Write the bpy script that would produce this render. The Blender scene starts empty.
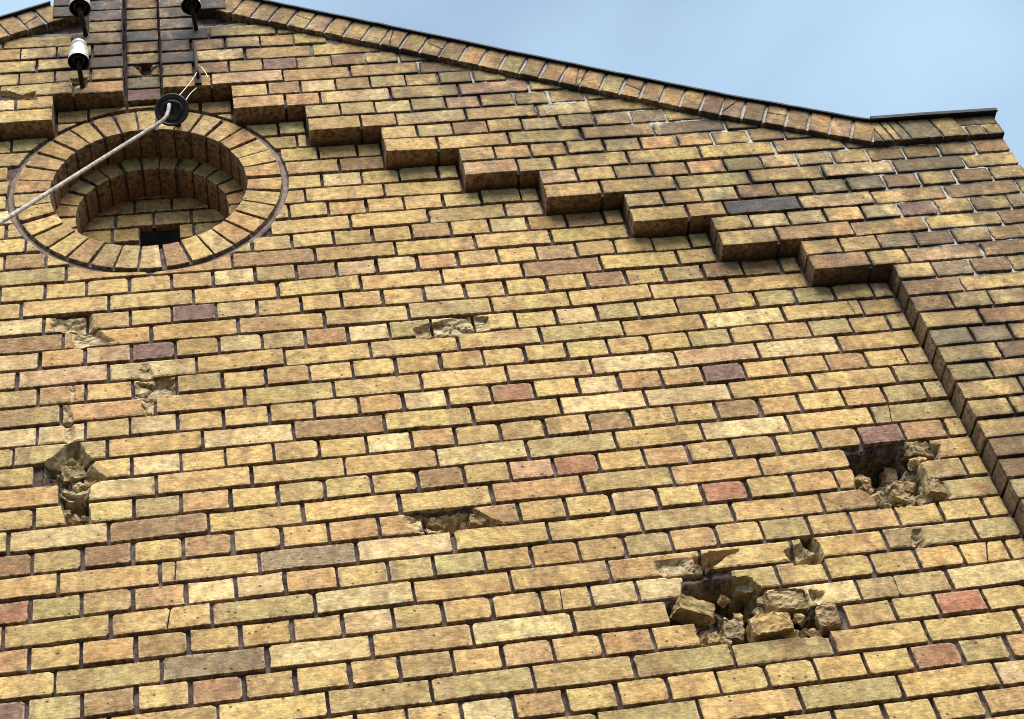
import bpy, bmesh, math, random
import numpy as np
from mathutils import Matrix, Vector, noise as mn

# ------------------------------------------------------------------ camera
F_PX = 1652.012106687299
ZO = 4.15                                   # height of brick course 0 above the ground
CAM_R = [[0.983114036, -0.045464937, -0.177256118], [-0.087226735, 0.735093438, -0.67233112], [0.160867301, 0.676439633, 0.718714919]]
CAM_C = [-0.5845756, -3.3779847, -2.5031869]
scene = bpy.context.scene
col = scene.collection
R3 = np.array(CAM_R); C3 = np.array(CAM_C)
cd = bpy.data.cameras.new("camera")
cam = bpy.data.objects.new("camera", cd); col.objects.link(cam)
cd.sensor_width = 36.0; cd.lens = F_PX / 1024 * 36.0
cd.clip_start = 0.05; cd.clip_end = 5000
M = Matrix(((R3[0][0], -R3[1][0], -R3[2][0], C3[0]),
            (R3[0][1], -R3[1][1], -R3[2][1], C3[1]),
            (R3[0][2], -R3[1][2], -R3[2][2], C3[2] + ZO),
            (0, 0, 0, 1)))
cam.matrix_world = M
scene.camera = cam

# ------------------------------------------------------------------ world, sun, exposure
SUN_EL, SUN_AZ = 58.0, 12.0                 # azimuth: degrees to the right of straight out from the wall
world = bpy.data.worlds.new("World"); scene.world = world; world.use_nodes = True
wn = world.node_tree.nodes; wl = world.node_tree.links
for n in list(wn): wn.remove(n)
sky = wn.new('ShaderNodeTexSky'); sky.sky_type = 'NISHITA'; sky.sun_disc = False
sky.sun_elevation = math.radians(SUN_EL); sky.sun_rotation = math.radians(180.0 - SUN_AZ)
sky.air_density = 1.0; sky.dust_density = 1.2; sky.ozone_density = 1.0
tcw = wn.new('ShaderNodeTexCoord')
mpw = wn.new('ShaderNodeMapping'); mpw.inputs['Scale'].default_value = (1.0, 1.0, 1.8)
nzw = wn.new('ShaderNodeTexNoise'); nzw.inputs['Scale'].default_value = 1.7; nzw.inputs['Detail'].default_value = 4.0
rpw = wn.new('ShaderNodeValToRGB')
rpw.color_ramp.elements[0].position = 0.36; rpw.color_ramp.elements[0].color = (0.38, 0.38, 0.38, 1)
rpw.color_ramp.elements[1].position = 0.66; rpw.color_ramp.elements[1].color = (0.95, 0.95, 0.95, 1)
mxw = wn.new('ShaderNodeMix'); mxw.data_type = 'RGBA'
mxw.inputs[7].default_value = (3.9, 5.3, 6.5, 1)          # thin pale veil over the blue
bgw = wn.new('ShaderNodeBackground'); bgw.inputs['Strength'].default_value = 0.074
ow = wn.new('ShaderNodeOutputWorld')
wl.new(tcw.outputs['Generated'], mpw.inputs['Vector']); wl.new(mpw.outputs[0], nzw.inputs['Vector'])
wl.new(nzw.outputs['Fac'], rpw.inputs['Fac']); wl.new(rpw.outputs['Color'], mxw.inputs[0])
wl.new(sky.outputs[0], mxw.inputs[6]); wl.new(mxw.outputs[2], bgw.inputs['Color']); wl.new(bgw.outputs[0], ow.inputs['Surface'])
sd = bpy.data.lights.new("sun", 'SUN'); sd.energy = 3.0; sd.angle = math.radians(55); sd.color = (1.0, 0.95, 0.88)
so = bpy.data.objects.new("sun", sd); col.objects.link(so)
el, az = math.radians(SUN_EL), math.radians(SUN_AZ)
sdir = Vector((math.sin(az) * math.cos(el), -math.cos(az) * math.cos(el), math.sin(el)))   # towards the sun
so.rotation_euler = sdir.to_track_quat('Z', 'Y').to_euler(); so.location = (3, -6, 12)
vs = scene.view_settings
vs.view_transform = 'Standard'; vs.look = 'None'; vs.gamma = 1.0; vs.use_curve_mapping = False
vs.exposure = 1.3

# ------------------------------------------------------------------ helpers: pixels and courses
SU, SV = 0.13, 0.079                        # header pitch and course height in metres
def un(px, py, d=0.0):
    """photo pixel -> wall point (x, z) on the plane that lies d in front of the wall face"""
    w = R3.T @ np.array([(px - 512) / F_PX, (py - 359.5) / F_PX, 1.0])
    s = (-d - C3[1]) / w[1]
    q = C3 + s * w
    return float(q[0]), float(q[2]) + ZO
def pj(x, y, z):
    q = R3 @ (np.array([x, y, z - ZO]) - C3)
    return 512 + F_PX * q[0] / q[2], 359.5 + F_PX * q[1] / q[2]
def X(u): return u * SU
def Zv(v): return ZO + (v + 0.10 * min(1, max(0, (v - 24) / 12.0))) * SV
rng = random.Random(7)

def mesh_obj(name, verts, faces, mat, parent=None, loc=None):
    me = bpy.data.meshes.new(name); me.from_pydata(verts, [], faces); me.update()
    if mat: me.materials.append(mat)
    o = bpy.data.objects.new(name, me); col.objects.link(o)
    if loc is not None: o.location = loc
    if parent is not None: o.parent = parent
    return o
def tag(o, label, cat, group=None, kind=None):
    o['label'] = label; o['category'] = cat
    if group: o['group'] = group
    if kind: o['kind'] = kind
    return o

# ------------------------------------------------------------------ materials
def new_mat(name):
    m = bpy.data.materials.new(name); m.use_nodes = True
    nt = m.node_tree
    for n in list(nt.nodes): nt.nodes.remove(n)
    out = nt.nodes.new('ShaderNodeOutputMaterial'); b = nt.nodes.new('ShaderNodeBsdfPrincipled')
    nt.links.new(b.outputs[0], out.inputs['Surface'])
    return m, nt, b
class NT:
    def __init__(s, nt): s.nt = nt
    def n(s, t, **kw):
        x = s.nt.nodes.new(t)
        for k, v in kw.items(): setattr(x, k, v)
        return x
    def l(s, a, b): s.nt.links.new(a, b)
    def noise(s, vec, scale, detail=3, rough=.55, dist=0.0):
        x = s.n('ShaderNodeTexNoise'); x.inputs['Scale'].default_value = scale; x.inputs['Detail'].default_value = detail
        x.inputs['Roughness'].default_value = rough; x.inputs['Distortion'].default_value = dist
        s.l(vec, x.inputs['Vector']); return x.outputs['Fac']
    def ramp(s, fac, p0, p1, c0=0.0, c1=1.0):
        x = s.n('ShaderNodeMapRange'); x.inputs[1].default_value = p0; x.inputs[2].default_value = p1
        x.inputs[3].default_value = c0; x.inputs[4].default_value = c1; x.interpolation_type = 'SMOOTHSTEP'
        s.l(fac, x.inputs[0]); return x.outputs[0]
    def math(s, op, a, b=None):
        x = s.n('ShaderNodeMath', operation=op)
        for i, v in enumerate((a, b)):
            if v is None: continue
            if isinstance(v, (int, float)): x.inputs[i].default_value = v
            else: s.l(v, x.inputs[i])
        return x.outputs[0]
    def mix(s, fac, a, b, mode='MIX'):
        x = s.n('ShaderNodeMix', data_type='RGBA', blend_type=mode)
        for i, v in ((0, fac), (6, a), (7, b)):
            if isinstance(v, (int, float)): x.inputs[i].default_value = v
            elif isinstance(v, tuple): x.inputs[i].default_value = (*v, 1)
            else: s.l(v, x.inputs[i])
        return x.outputs[2]

def brick_material(name, per_object):
    m, nt, b = new_mat(name); k = NT(nt)
    geo = k.n('ShaderNodeNewGeometry'); tc = k.n('ShaderNodeTexCoord'); oi = k.n('ShaderNodeObjectInfo')
    if per_object:
        base = oi.outputs['Color']
        off = k.n('ShaderNodeVectorMath', operation='SCALE'); off.inputs[0].default_value = (37, 53, 71)
        k.l(oi.outputs['Random'], off.inputs['Scale'])
        ad = k.n('ShaderNodeVectorMath', operation='ADD'); k.l(tc.outputs['Object'], ad.inputs[0]); k.l(off.outputs[0], ad.inputs[1])
        vec = ad.outputs[0]
    else:
        at = k.n('ShaderNodeAttribute'); at.attribute_name = 'bcol'; base = at.outputs['Color']
        vec = tc.outputs['Object']
    shd = k.n('ShaderNodeAttribute'); shd.attribute_name = 'side_shade'
    ed = k.n('ShaderNodeAttribute'); ed.attribute_name = 'edge'
    fr = k.n('ShaderNodeAttribute'); fr.attribute_name = 'frac'
    mp = k.n('ShaderNodeMapping'); mp.inputs['Scale'].default_value = (0.30, 1, 1.0); k.l(vec, mp.inputs['Vector'])
    mpx = k.n('ShaderNodeMapping'); mpx.inputs['Scale'].default_value = (1, 0.2, 0.12); k.l(vec, mpx.inputs['Vector'])
    # kiln bands across the brick
    band = k.ramp(k.noise(mpx.outputs[0], 9.0, 1, .4), .56, .62)
    c = k.mix(k.math('MULTIPLY', band, .42), base, (.31, .185, .10))
    blot = k.ramp(k.noise(vec, 15.0, 5, .66), .42, .66)
    c = k.mix(k.math('MULTIPLY', blot, .62), c, k.mix(1.0, c, (.72, .60, .52), 'MULTIPLY'))
    pale = k.ramp(k.noise(vec, 26.0, 4, .62), .52, .74)
    c = k.mix(k.math('MULTIPLY', pale, .24), c, (.66, .54, .30))
    red = k.ramp(k.noise(vec, 12.0, 3, .6, .6), .56, .72)
    rnd = k.math('FRACT', k.math('MULTIPLY', oi.outputs['Random'], 17.3))
    c = k.mix(k.math('MULTIPLY', k.math('MULTIPLY', red, k.math('MULTIPLY', rnd, rnd)), .70), c, (.34, .150, .080))
    # red-brown sides and beds, darkened to paint in shade on undersides and joints
    c = k.mix(k.math('MULTIPLY', shd.outputs['Fac'], .72), c, (.215, .105, .055))
    # drag marks and sandy grain
    strk = k.ramp(k.noise(mp.outputs[0], 150.0, 3, .65), .30, .72, .78, 1.13)
    c = k.mix(1.0, c, strk, 'MULTIPLY')
    grain = k.ramp(k.noise(vec, 240.0, 3, .75), .28, .72, .82, 1.14)
    c = k.mix(1.0, c, grain, 'MULTIPLY')
    mott = k.ramp(k.noise(vec, 40.0, 5, .74), .30, .68, .62, 1.22)
    c = k.mix(1.0, c, mott, 'MULTIPLY')
    smud = k.ramp(k.noise(mp.outputs[0], 34.0, 4, .7), .56, .74)
    c = k.mix(k.math('MULTIPLY', smud, .38), c, (.235, .130, .065))
    # pits
    vo = k.n('ShaderNodeTexVoronoi'); vo.inputs['Scale'].default_value = 62.0; k.l(vec, vo.inputs['Vector'])
    sel = k.n('ShaderNodeSeparateColor'); k.l(vo.outputs['Color'], sel.inputs[0])
    pit = k.math('MULTIPLY', k.ramp(vo.outputs['Distance'], .16, .30, 1, 0), k.math('MULTIPLY', k.ramp(sel.outputs[0], .90, .92), k.ramp(sel.outputs[1], .1, .9, .3, 1.0)))
    c = k.mix(k.math('MULTIPLY', pit, .75), c, (.05, .035, .025))
    # worn pale rims, also painting in bright edge highlights, with stained gaps
    en = k.noise(geo.outputs['Position'], 60.0, 4, .65)
    rim = k.math('MULTIPLY', k.ramp(ed.outputs['Fac'], .35, 1.0), k.ramp(en, .42, .60))
    c = k.mix(k.math('MULTIPLY', rim, .42), c, (.60, .50, .33))
    rim2 = k.math('MULTIPLY', k.ramp(ed.outputs['Fac'], .1, .9), k.ramp(en, .52, .36))
    c = k.mix(k.math('MULTIPLY', rim2, .60), c, (.08, .048, .034))
    # soot crust: patches on the exposed top of the gable
    sep = k.n('ShaderNodeSeparateXYZ'); k.l(geo.outputs['Position'], sep.inputs[0])
    hi = k.ramp(k.math('ADD', sep.outputs[2], k.math('MULTIPLY', sep.outputs[0], .9)), 6.2, 6.9)
    hi = k.math('MAXIMUM', hi, k.math('MULTIPLY', k.ramp(sep.outputs[0], 1.44, 1.58), 1.0))
    dx = k.math('ABSOLUTE', k.math('ADD', sep.outputs[0], .845))
    mid = k.math('MULTIPLY', k.ramp(dx, .22, .72, 1, 0), k.ramp(sep.outputs[2], 6.55, 7.0))
    hi = k.math('MAXIMUM', hi, k.math('MULTIPLY', mid, 1.25))
    soot = k.math('MULTIPLY', k.ramp(k.noise(geo.outputs['Position'], 7.0, 6, .72), .38, .56), hi)
    c = k.mix(k.math('MULTIPLY', k.math('MULTIPLY', soot, k.ramp(ed.outputs['Fac'], 0, 1, .55, 1.0)), .92), c, (.050, .040, .033))
    big = k.ramp(k.noise(geo.outputs['Position'], 1.6, 3, .6), .3, .7, .86, 1.06)
    c = k.mix(1.0, c, big, 'MULTIPLY')
    grime = k.ramp(k.noise(geo.outputs['Position'], 3.4, 6, .72), .52, .70)
    c = k.mix(k.math('MULTIPLY', grime, .24), c, (.20, .125, .070))
    # fracture faces
    fcol = k.mix(k.ramp(k.noise(geo.outputs['Position'], 45.0, 4, .7), .35, .68), (.27, .190, .105), (.64, .50, .28))
    c = k.mix(fr.outputs['Fac'], c, fcol)
    k.l(c, b.inputs['Base Color']); b.inputs['Roughness'].default_value = .88
    b.inputs['Specular IOR Level'].default_value = .22
    hgt = k.math('ADD', k.math('MULTIPLY', k.noise(vec, 90.0, 5, .7), 1.0), k.math('MULTIPLY', k.noise(mp.outputs[0], 160.0, 3, .6), .6))
    hgt = k.math('SUBTRACT', hgt, k.math('MULTIPLY', pit, 1.1))
    hgt = k.math('ADD', hgt, k.math('MULTIPLY', k.noise(vec, 28.0, 2, .5), .9))
    bp = k.n('ShaderNodeBump'); bp.inputs['Strength'].default_value = .6; bp.inputs['Distance'].default_value = .004
    k.l(hgt, bp.inputs['Height']); k.l(bp.outputs[0], b.inputs['Normal'])
    return m
def mortar_material():
    m, nt, b = new_mat("mortar"); k = NT(nt)
    geo = k.n('ShaderNodeNewGeometry'); p = geo.outputs['Position']
    lime = k.n('ShaderNodeAttribute'); lime.attribute_name = 'lime'
    frac = k.n('ShaderNodeAttribute'); frac.attribute_name = 'frac'
    c = k.mix(k.ramp(k.noise(p, 30.0, 4, .65), .35, .7), (.10, .066, .058), (.25, .185, .160))
    c = k.mix(k.ramp(k.noise(p, 9.0, 4, .6), .55, .72), c, (.24, .19, .155))
    lm = k.math('MULTIPLY', lime.outputs['Fac'], k.ramp(k.noise(p, 11.0, 4, .6), .30, .46))
    c = k.mix(k.math('MULTIPLY', lm, .95), c, (.60, .55, .46))
    rub = k.mix(k.ramp(k.noise(p, 55.0, 5, .7), .35, .68), (.085, .060, .040), (.33, .255, .160))
    c = k.mix(frac.outputs['Fac'], c, rub)
    k.l(c, b.inputs['Base Color']); b.inputs['Roughness'].default_value = .95; b.inputs['Specular IOR Level'].default_value = .15
    bp = k.n('ShaderNodeBump'); bp.inputs['Strength'].default_value = .9; bp.inputs['Distance'].default_value = .006
    k.l(k.noise(p, 120.0, 5, .7), bp.inputs['Height']); k.l(bp.outputs[0], b.inputs['Normal'])
    return m
def simple(name, colr, rough=.5, metal=0.0, var=.25, scale=30.0, spec=.4, bump=.0):
    m, nt, b = new_mat(name); k = NT(nt)
    geo = k.n('ShaderNodeNewGeometry'); p = geo.outputs['Position']
    dark = tuple(x * (1 - var) for x in colr)
    c = k.mix(k.ramp(k.noise(p, scale, 4, .65), .35, .68), colr, dark)
    k.l(c, b.inputs['Base Color']); b.inputs['Roughness'].default_value = rough; b.inputs['Metallic'].default_value = metal
    b.inputs['Specular IOR Level'].default_value = spec
    if bump:
        bp = k.n('ShaderNodeBump'); bp.inputs['Strength'].default_value = .6; bp.inputs['Distance'].default_value = bump
        k.l(k.noise(p, scale * 2.5, 4, .7), bp.inputs['Height']); k.l(bp.outputs[0], b.inputs['Normal'])
    return m
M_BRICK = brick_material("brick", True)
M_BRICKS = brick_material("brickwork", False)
M_MORTAR = mortar_material()
M_FILLET = simple("fillet_mortar", (.30, .22, .18), .95, 0, .5, 28, .15, .003)
M_FLASH = simple("flashing_metal", (.045, .048, .048), .75, .0, .5, 14, .25)
M_PORC = simple("porcelain", (.66, .64, .60), .3, 0, .55, 34, .5)
M_DARKPORC_SHADE = simple("dark_glaze_and_bell_shade", (.016, .015, .017), .28, 0, .3, 30, .5)  # glaze of the cable entry; painted shade inside the insulator bells
M_IRON = simple("rusty_iron", (.045, .032, .026), .75, .4, .5, 60, .3, .001)
M_CABLE = simple("cable_sheath", (.44, .38, .33), .8, 0, .6, 60, .3, .0006)
M_WIRE = simple("bare_wire", (.55, .50, .42), .45, .5, .3, 60, .4)
M_VOID = simple("roof_space_dark", (.035, .03, .025), .9, 0, .4, 20, .1)  # near-black colour stands in for the darkness of the roof space
M_GROUND = simple("ground_gravel", (.035, .033, .029), .95, 0, .5, 3.0, .1, .01)
M_LOWER = simple("lower_brick_wall", (.36, .27, .13), .9, 0, .5, 8.0, .15, .004)

# ------------------------------------------------------------------ colours of the bricks
PAL = dict(
    yellow=(.61, .415, .160), pale=(.68, .50, .235), tan=(.51, .330, .130), orange=(.56, .335, .140),
    olive=(.47, .345, .145), brown=(.37, .225, .105), red=(.43, .205, .110), purple=(.25, .145, .115),
    grey=(.31, .235, .130), slate=(.120, .112, .112), pink=(.57, .36, .19))
def jit(c, a=.10):
    f = 1 + rng.uniform(-a, a)
    return tuple(max(.01, x * f * (1 + rng.uniform(-.04, .04))) for x in c)
def pick(w):
    ks = list(w); return PAL[rng.choices(ks, [w[q] for q in ks])[0]]
W_FIELD = dict(yellow=52, pale=19, tan=12, orange=6, olive=10, brown=2, pink=1)
W_STRETCH = dict(yellow=56, pale=20, tan=6, orange=1, olive=17, brown=1)
W_TOP = dict(yellow=34, pale=14, tan=20, orange=5, olive=18, brown=6, pink=3, grey=3)
W_STRIP = dict(slate=84, grey=10, purple=6)
W_RING = dict(yellow=30, tan=30, olive=16, pale=10, orange=10, brown=4)
W_COPE = dict(tan=30, orange=22, olive=16, brown=12, pink=12, yellow=10)
# bricks whose colour stands out, by where they are seen
SEEN = [((x, y), c) for x, y, c in (
    (577, 463, 'red'), (722, 492, 'red'), (608, 421, 'brown'), (738, 408, 'brown'), (725, 373, 'purple'), (514, 392, 'red'),
    (884, 435, 'purple'), (195, 312, 'purple'), (152, 350, 'purple'), (341, 262, 'pink'), (20, 612, 'red'), (218, 692, 'brown'),
    (128, 702, 'brown'), (10, 708, 'purple'), (213, 665, 'grey'), (335, 556, 'grey'), (965, 601, 'red'), (938, 654, 'red'),
    (620, 641, 'orange'), (525, 652, 'orange'), (108, 555, 'brown'), (190, 541, 'orange'), (303, 579, 'orange'), (455, 608, 'tan'),
    (355, 529, 'orange'), (760, 206, 'slate'), (930, 203, 'purple'), (905, 227, 'grey'), (690, 120, 'grey'), (640, 128, 'grey'),
    (730, 262, 'brown'), (705, 355, 'pink'), (845, 360, 'brown'), (90, 405, 'orange'), (62, 372, 'pink'), (110, 345, 'orange'),
    (705, 487, 'orange'), (850, 400, 'orange'), (770, 500, 'yellow'), (680, 545, 'orange'), (475, 520, 'orange'), (545, 560, 'tan'),
    (950, 150, 'olive'), (880, 190, 'grey'), (760, 470, 'yellow'), (430, 455, 'orange'), (585, 330, 'olive'), (485, 540, 'yellow'),
    (270, 655, 'yellow'), (400, 590, 'olive'), (290, 600, 'olive'), (440, 660, 'olive'), (850, 690, 'olive'), (620, 705, 'yellow'),
    (50, 580, 'olive'), (150, 600, 'orange'), (335, 60, 'brown'), (285, 61, 'purple'), (500, 85, 'pink'), (470, 102, 'pink'))]

# ------------------------------------------------------------------ damage: polygons seen in the photograph, with depth in metres
def zp(x0, y0, s, pts): return [un(x0 + a / s, y0 + b / s) for a, b in pts]
CRATERS = []
def crater(poly, depth, edge=.012, sect='field'):
    a = np.array(poly); CRATERS.append((a, a.min(0) - .02, a.max(0) + .02, depth, edge, sect))
crater(zp(30, 420, 6.54, [(235,165),(330,150),(365,220),(440,275),(400,300),(500,385),(400,430),(375,500),(390,640),(420,670),(225,680),(225,600),(190,520),(180,420),(60,420),(80,290),(130,260)]), .055, .022)
crater(zp(30, 420, 6.54, [(190,480),(385,470),(390,660),(230,670)]), .30, .02)
crater(zp(640, 530, 4.876, [(200,250),(370,225),(440,225),(530,225),(620,300),(700,285),(800,290),(840,390),(960,400),(1000,440),(985,510),(900,520),(750,520),(520,545),(380,570),(300,560),(265,450),(130,440),(135,350),(205,345)]), .15, .018)
crater(zp(640, 530, 4.876, [(250,128),(420,98),(500,95),(420,130),(350,190),(270,160)]), .07, .012)
crater(zp(640, 530, 4.876, [(60,150),(250,130),(280,170),(350,190),(380,215),(240,232),(140,240),(80,205)]), .014, .012)
crater(zp(640, 530, 4.876, [(785,0),(830,15),(880,80),(905,160),(750,172),(700,100),(775,70)]), .06, .012)
crater(zp(640, 530, 4.876, [(810,280),(900,300),(880,375),(830,330)]), .02, .01)
crater(zp(830, 430, 7.19, [(100,150),(240,130),(500,100),(790,100),(800,190),(660,240),(720,370),(820,360),(880,470),(800,510),(700,530),(480,550),(360,560),(290,450),(180,410),(170,290),(140,250)]), .07, .02)
crater(zp(830, 430, 7.19, [(105,150),(500,102),(570,215),(470,270),(440,300),(190,310)]), .50, .018)
crater(zp(240, 400, 3.596, [(590,402),(825,385),(940,440),(870,465),(740,472),(640,430)]), .075, .022)
crater(zp(240, 400, 3.596, [(590,405),(690,425),(760,478),(650,482),(590,440)]), .018, .02)
crater(zp(20, 290, 5.133, [(150,140),(330,92),(375,95),(375,190),(490,262),(270,300),(255,215),(150,200)]), .018, .014)
crater(zp(20, 290, 5.133, [(610,365),(660,370),(690,450),(800,450),(800,540),(690,560),(720,640),(640,645),(620,560),(560,520),(610,450)]), .020, .012)
crater(zp(20, 290, 5.133, [(255,480),(285,480),(290,570),(255,575)]), .012, .008)
crater(zp(20, 290, 5.133, [(205,640),(250,590),(280,660),(270,700),(220,690)]), .014, .01)
crater(zp(300, 200, 3.413, [(380,440),(470,415),(560,392),(640,400),(655,440),(540,470),(400,475)]), .016, .010)
crater(zp(780, 410, 3.996, [(525,478),(560,475),(582,540),(520,552)]), .018, .008)
crater(zp(0, 400, 4.23, [(260,30),(300,30),(320,150),(280,190),(265,100)]), .012, .010)
crater(zp(0, 400, 4.23, [(735,490),(780,460),(765,580),(740,560)]), .010, .006)
crater(zp(0, 400, 4.23, [(600,0),(665,0),(640,60),(595,50)]), .016, .008)
crater([un(110 + a / 5.53, b / 5.53, .018) for a, b in [(130,365),(165,360),(175,340),(230,345),(235,370),(270,365),(235,395),(230,420),(200,440),(180,425),(165,400)]], .022, .010, 'slot')
crater([un(110 + a / 5.53, b / 5.53, .018) for a, b in [(172,350),(228,350),(222,400),(178,400)]], .16, .010, 'slot')
crater([un(a / 5.99, b / 5.99, .065) for a, b in [(-60,540),(60,548),(130,572),(215,545),(225,600),(-60,600)]], .035, .012, 'frieze')
crater([un(a / 5.99, b / 5.99, .065) for a, b in [(415,470),(520,460),(520,520),(440,540)]], .020, .010, 'frieze')
def seg_dist(px, pz, poly):
    a = poly; b = np.roll(poly, -1, 0)
    d = b - a; t = ((px - a[:, 0]) * d[:, 0] + (pz - a[:, 1]) * d[:, 1]) / (d[:, 0] ** 2 + d[:, 1] ** 2 + 1e-12)
    t = np.clip(t, 0, 1)
    dist = math.sqrt(((px - a[:, 0] - t * d[:, 0]) ** 2 + (pz - a[:, 1] - t * d[:, 1]) ** 2).min())
    cond = ((a[:, 1] > pz) != (b[:, 1] > pz))
    xi = a[:, 0] + (pz - a[:, 1]) / np.where(b[:, 1] == a[:, 1], 1e-9, (b[:, 1] - a[:, 1])) * d[:, 0]
    inside = (np.count_nonzero(cond & (px < xi)) % 2) == 1
    return dist if inside else -dist
def dmg(x, z, where='field'):
    """depth of the broken surface behind the wall face at (x, z)"""
    best = 0.0
    for poly, lo, hi, dep, edge, sect in CRATERS:
        if sect != where: continue
        if x < lo[0] or x > hi[0] or z < lo[1] or z > hi[1]: continue
        s = seg_dist(x, z, poly)
        s += .0045 * mn.noise((x * 30, z * 30, 3.1)) + .0018 * mn.noise((x * 110, z * 110, 9.1))
        if s <= 0: continue
        t = min(1.0, s / edge); t = t * (1.4 - .4 * t) if t < 1 else 1.0
        P_ = Vector((x * 15 + .35 * mn.noise((x * 30, z * 30, 1)), z * 21 + .35 * mn.noise((x * 30, z * 30, 5)), 1.7))
        vd, vp = mn.voronoi(P_)
        q = vp[0]; hsh = lambda k_: (math.sin(q[0] * 127.1 + q[1] * 311.7 + q[2] * 74.7 + k_ * 19.19) * 43758.5453) % 1.0
        n = .42 + .75 * hsh(0) + (P_.x - q[0]) * (hsh(1) - .5) * .9 + (P_.y - q[1]) * (hsh(2) - .35) * .9
        n += .35 * max(0.0, .16 - (vd[1] - vd[0])) / .16 + .10 * mn.noise((x * 70, z * 70, 7.7)) + .07 * mn.noise((x * 170, z * 170, 2.2))
        best = max(best, min(1, t) * dep * max(.25, n))
    return best

# ------------------------------------------------------------------ 2D polygon tools
def clip_half(poly, n, c):
    """keep the part of poly where n.p <= c"""
    out = []
    for i in range(len(poly)):
        p, q = poly[i], poly[(i + 1) % len(poly)]
        a = n[0] * p[0] + n[1] * p[1] - c; b = n[0] * q[0] + n[1] * q[1] - c
        if a <= 0: out.append(p)
        if (a < 0 < b) or (b < 0 < a):
            t = a / (a - b); out.append((p[0] + t * (q[0] - p[0]), p[1] + t * (q[1] - p[1])))
    return out
def area(poly):
    return abs(sum(poly[i][0] * poly[(i + 1) % len(poly)][1] - poly[(i + 1) % len(poly)][0] * poly[i][1] for i in range(len(poly)))) / 2 if len(poly) > 2 else 0
def clip_circle(poly, c, r):
    """remove the disc from poly (one bite)"""
    ins = lambda p: (p[0] - c[0]) ** 2 + (p[1] - c[1]) ** 2 < r * r
    dense = []
    for i in range(len(poly)):
        p, q = poly[i], poly[(i + 1) % len(poly)]
        n = max(1, int(math.dist(p, q) / .003))
        dense += [((p[0] + (q[0] - p[0]) * j / n, p[1] + (q[1] - p[1]) * j / n), j == 0) for j in range(n)]
    fl = [ins(p) for p, _ in dense]
    if not any(fl): return poly
    if all(fl): return []
    N = len(dense)
    st = next(i for i in range(N) if not fl[i] and fl[i - 1])
    out, i = [], 0
    while i < N:
        j = (st + i) % N
        if not fl[j]:
            prev_in, next_in = fl[j - 1], fl[(j + 1) % N]
            if dense[j][1] or prev_in or next_in: out.append(dense[j][0])
            if next_in:
                kx = i + 1
                while kx < N and fl[(st + kx) % N]: kx += 1
                e = dense[(st + kx) % N][0]; s = dense[j][0]
                a0 = math.atan2(s[1] - c[1], s[0] - c[0]); a1 = math.atan2(e[1] - c[1], e[0] - c[0])
                da = (a1 - a0 + math.pi) % (2 * math.pi) - math.pi
                m = max(1, int(abs(da) * r / .02))
                out += [(c[0] + r * math.cos(a0 + da * t / m), c[1] + r * math.sin(a0 + da * t / m)) for t in range(1, m)]
                i = kx; continue
        i += 1
    return out
def weather(poly, r, chip=.45, wob=.0014):
    """uneven outline: rounded or chipped corners, slightly wavy edges"""
    out, n = [], len(poly)
    for i in range(n):
        a, p, b = poly[i - 1], poly[i], poly[(i + 1) % n]
        la, lb = math.dist(a, p), math.dist(p, b)
        if la < 1e-5 or lb < 1e-5: continue
        ux, uz = (a[0] - p[0]) / la, (a[1] - p[1]) / la; vx, vz = (b[0] - p[0]) / lb, (b[1] - p[1]) / lb
        if ux * vx + uz * vz < -.8: out.append(p)
        else:
            k1 = r.uniform(.003, .008) if r.random() < chip * .5 else r.uniform(.0006, .0016)
            k2 = k1 * r.uniform(.6, 1.6)
            k1 = min(k1, la * .3); k2 = min(k2, lb * .3)
            out.append((p[0] + ux * k1, p[1] + uz * k1)); out.append((p[0] + vx * k2, p[1] + vz * k2))
        m = 2 if lb > .19 else (1 if lb > .05 else 0)
        for q in range(m):
            t = (q + 1 + r.uniform(-.25, .25)) / (m + 1); w = r.uniform(-wob, wob) - (r.uniform(.001, .003) if r.random() < .12 else 0)
            out.append((p[0] + (b[0] - p[0]) * t + vz * w, p[1] + (b[1] - p[1]) * t - vx * w))
    return out
def inset(poly, d):
    """shrink towards the middle by about d on every side, keeping the shape"""
    x0, x1 = min(p[0] for p in poly), max(p[0] for p in poly); z0, z1 = min(p[1] for p in poly), max(p[1] for p in poly)
    cx, cz = (x0 + x1) / 2, (z0 + z1) / 2
    fx = max(.3, 1 - 2 * d / max(1e-6, x1 - x0)); fz = max(.3, 1 - 2 * d / max(1e-6, z1 - z0))
    return [(cx + (p[0] - cx) * fx, cz + (p[1] - cz) * fz) for p in poly]
def ccw(poly):
    s = sum(poly[i][0] * poly[(i + 1) % len(poly)][1] - poly[(i + 1) % len(poly)][0] * poly[i][1] for i in range(len(poly)))
    return poly if s > 0 else poly[::-1]
def prism(polys, depth, bev=.0014, rim=.010):
    """polys in local (x, z), front at y = 0 facing -y; returns verts, faces, edge attribute"""
    V, Fc, E = [], [], []
    for poly in polys:
        poly = ccw(poly); n = len(poly); o = len(V)
        mn_ = min(max(p[0] for p in poly) - min(p[0] for p in poly), max(p[1] for p in poly) - min(p[1] for p in poly))
        bb = min(bev, mn_ * .12); rr = min(rim, mn_ * .24)
        p1 = inset(poly, bb); p2 = inset(p1, rr)
        for ring, y, e in ((p2, -.0004, 0.0), (p1, 0.0, 1.0), (poly, bb, 1.0), (poly, depth, .3)):
            for p in ring: V.append((p[0], y, p[1])); E.append(e)
        Fc.append([o + i for i in range(n)])
        for q in range(3):
            for i in range(n):
                j = (i + 1) % n; a = o + q * n; b2 = o + (q + 1) * n
                Fc.append((a + i, b2 + i, b2 + j, a + j))
    return V, Fc, E
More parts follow.
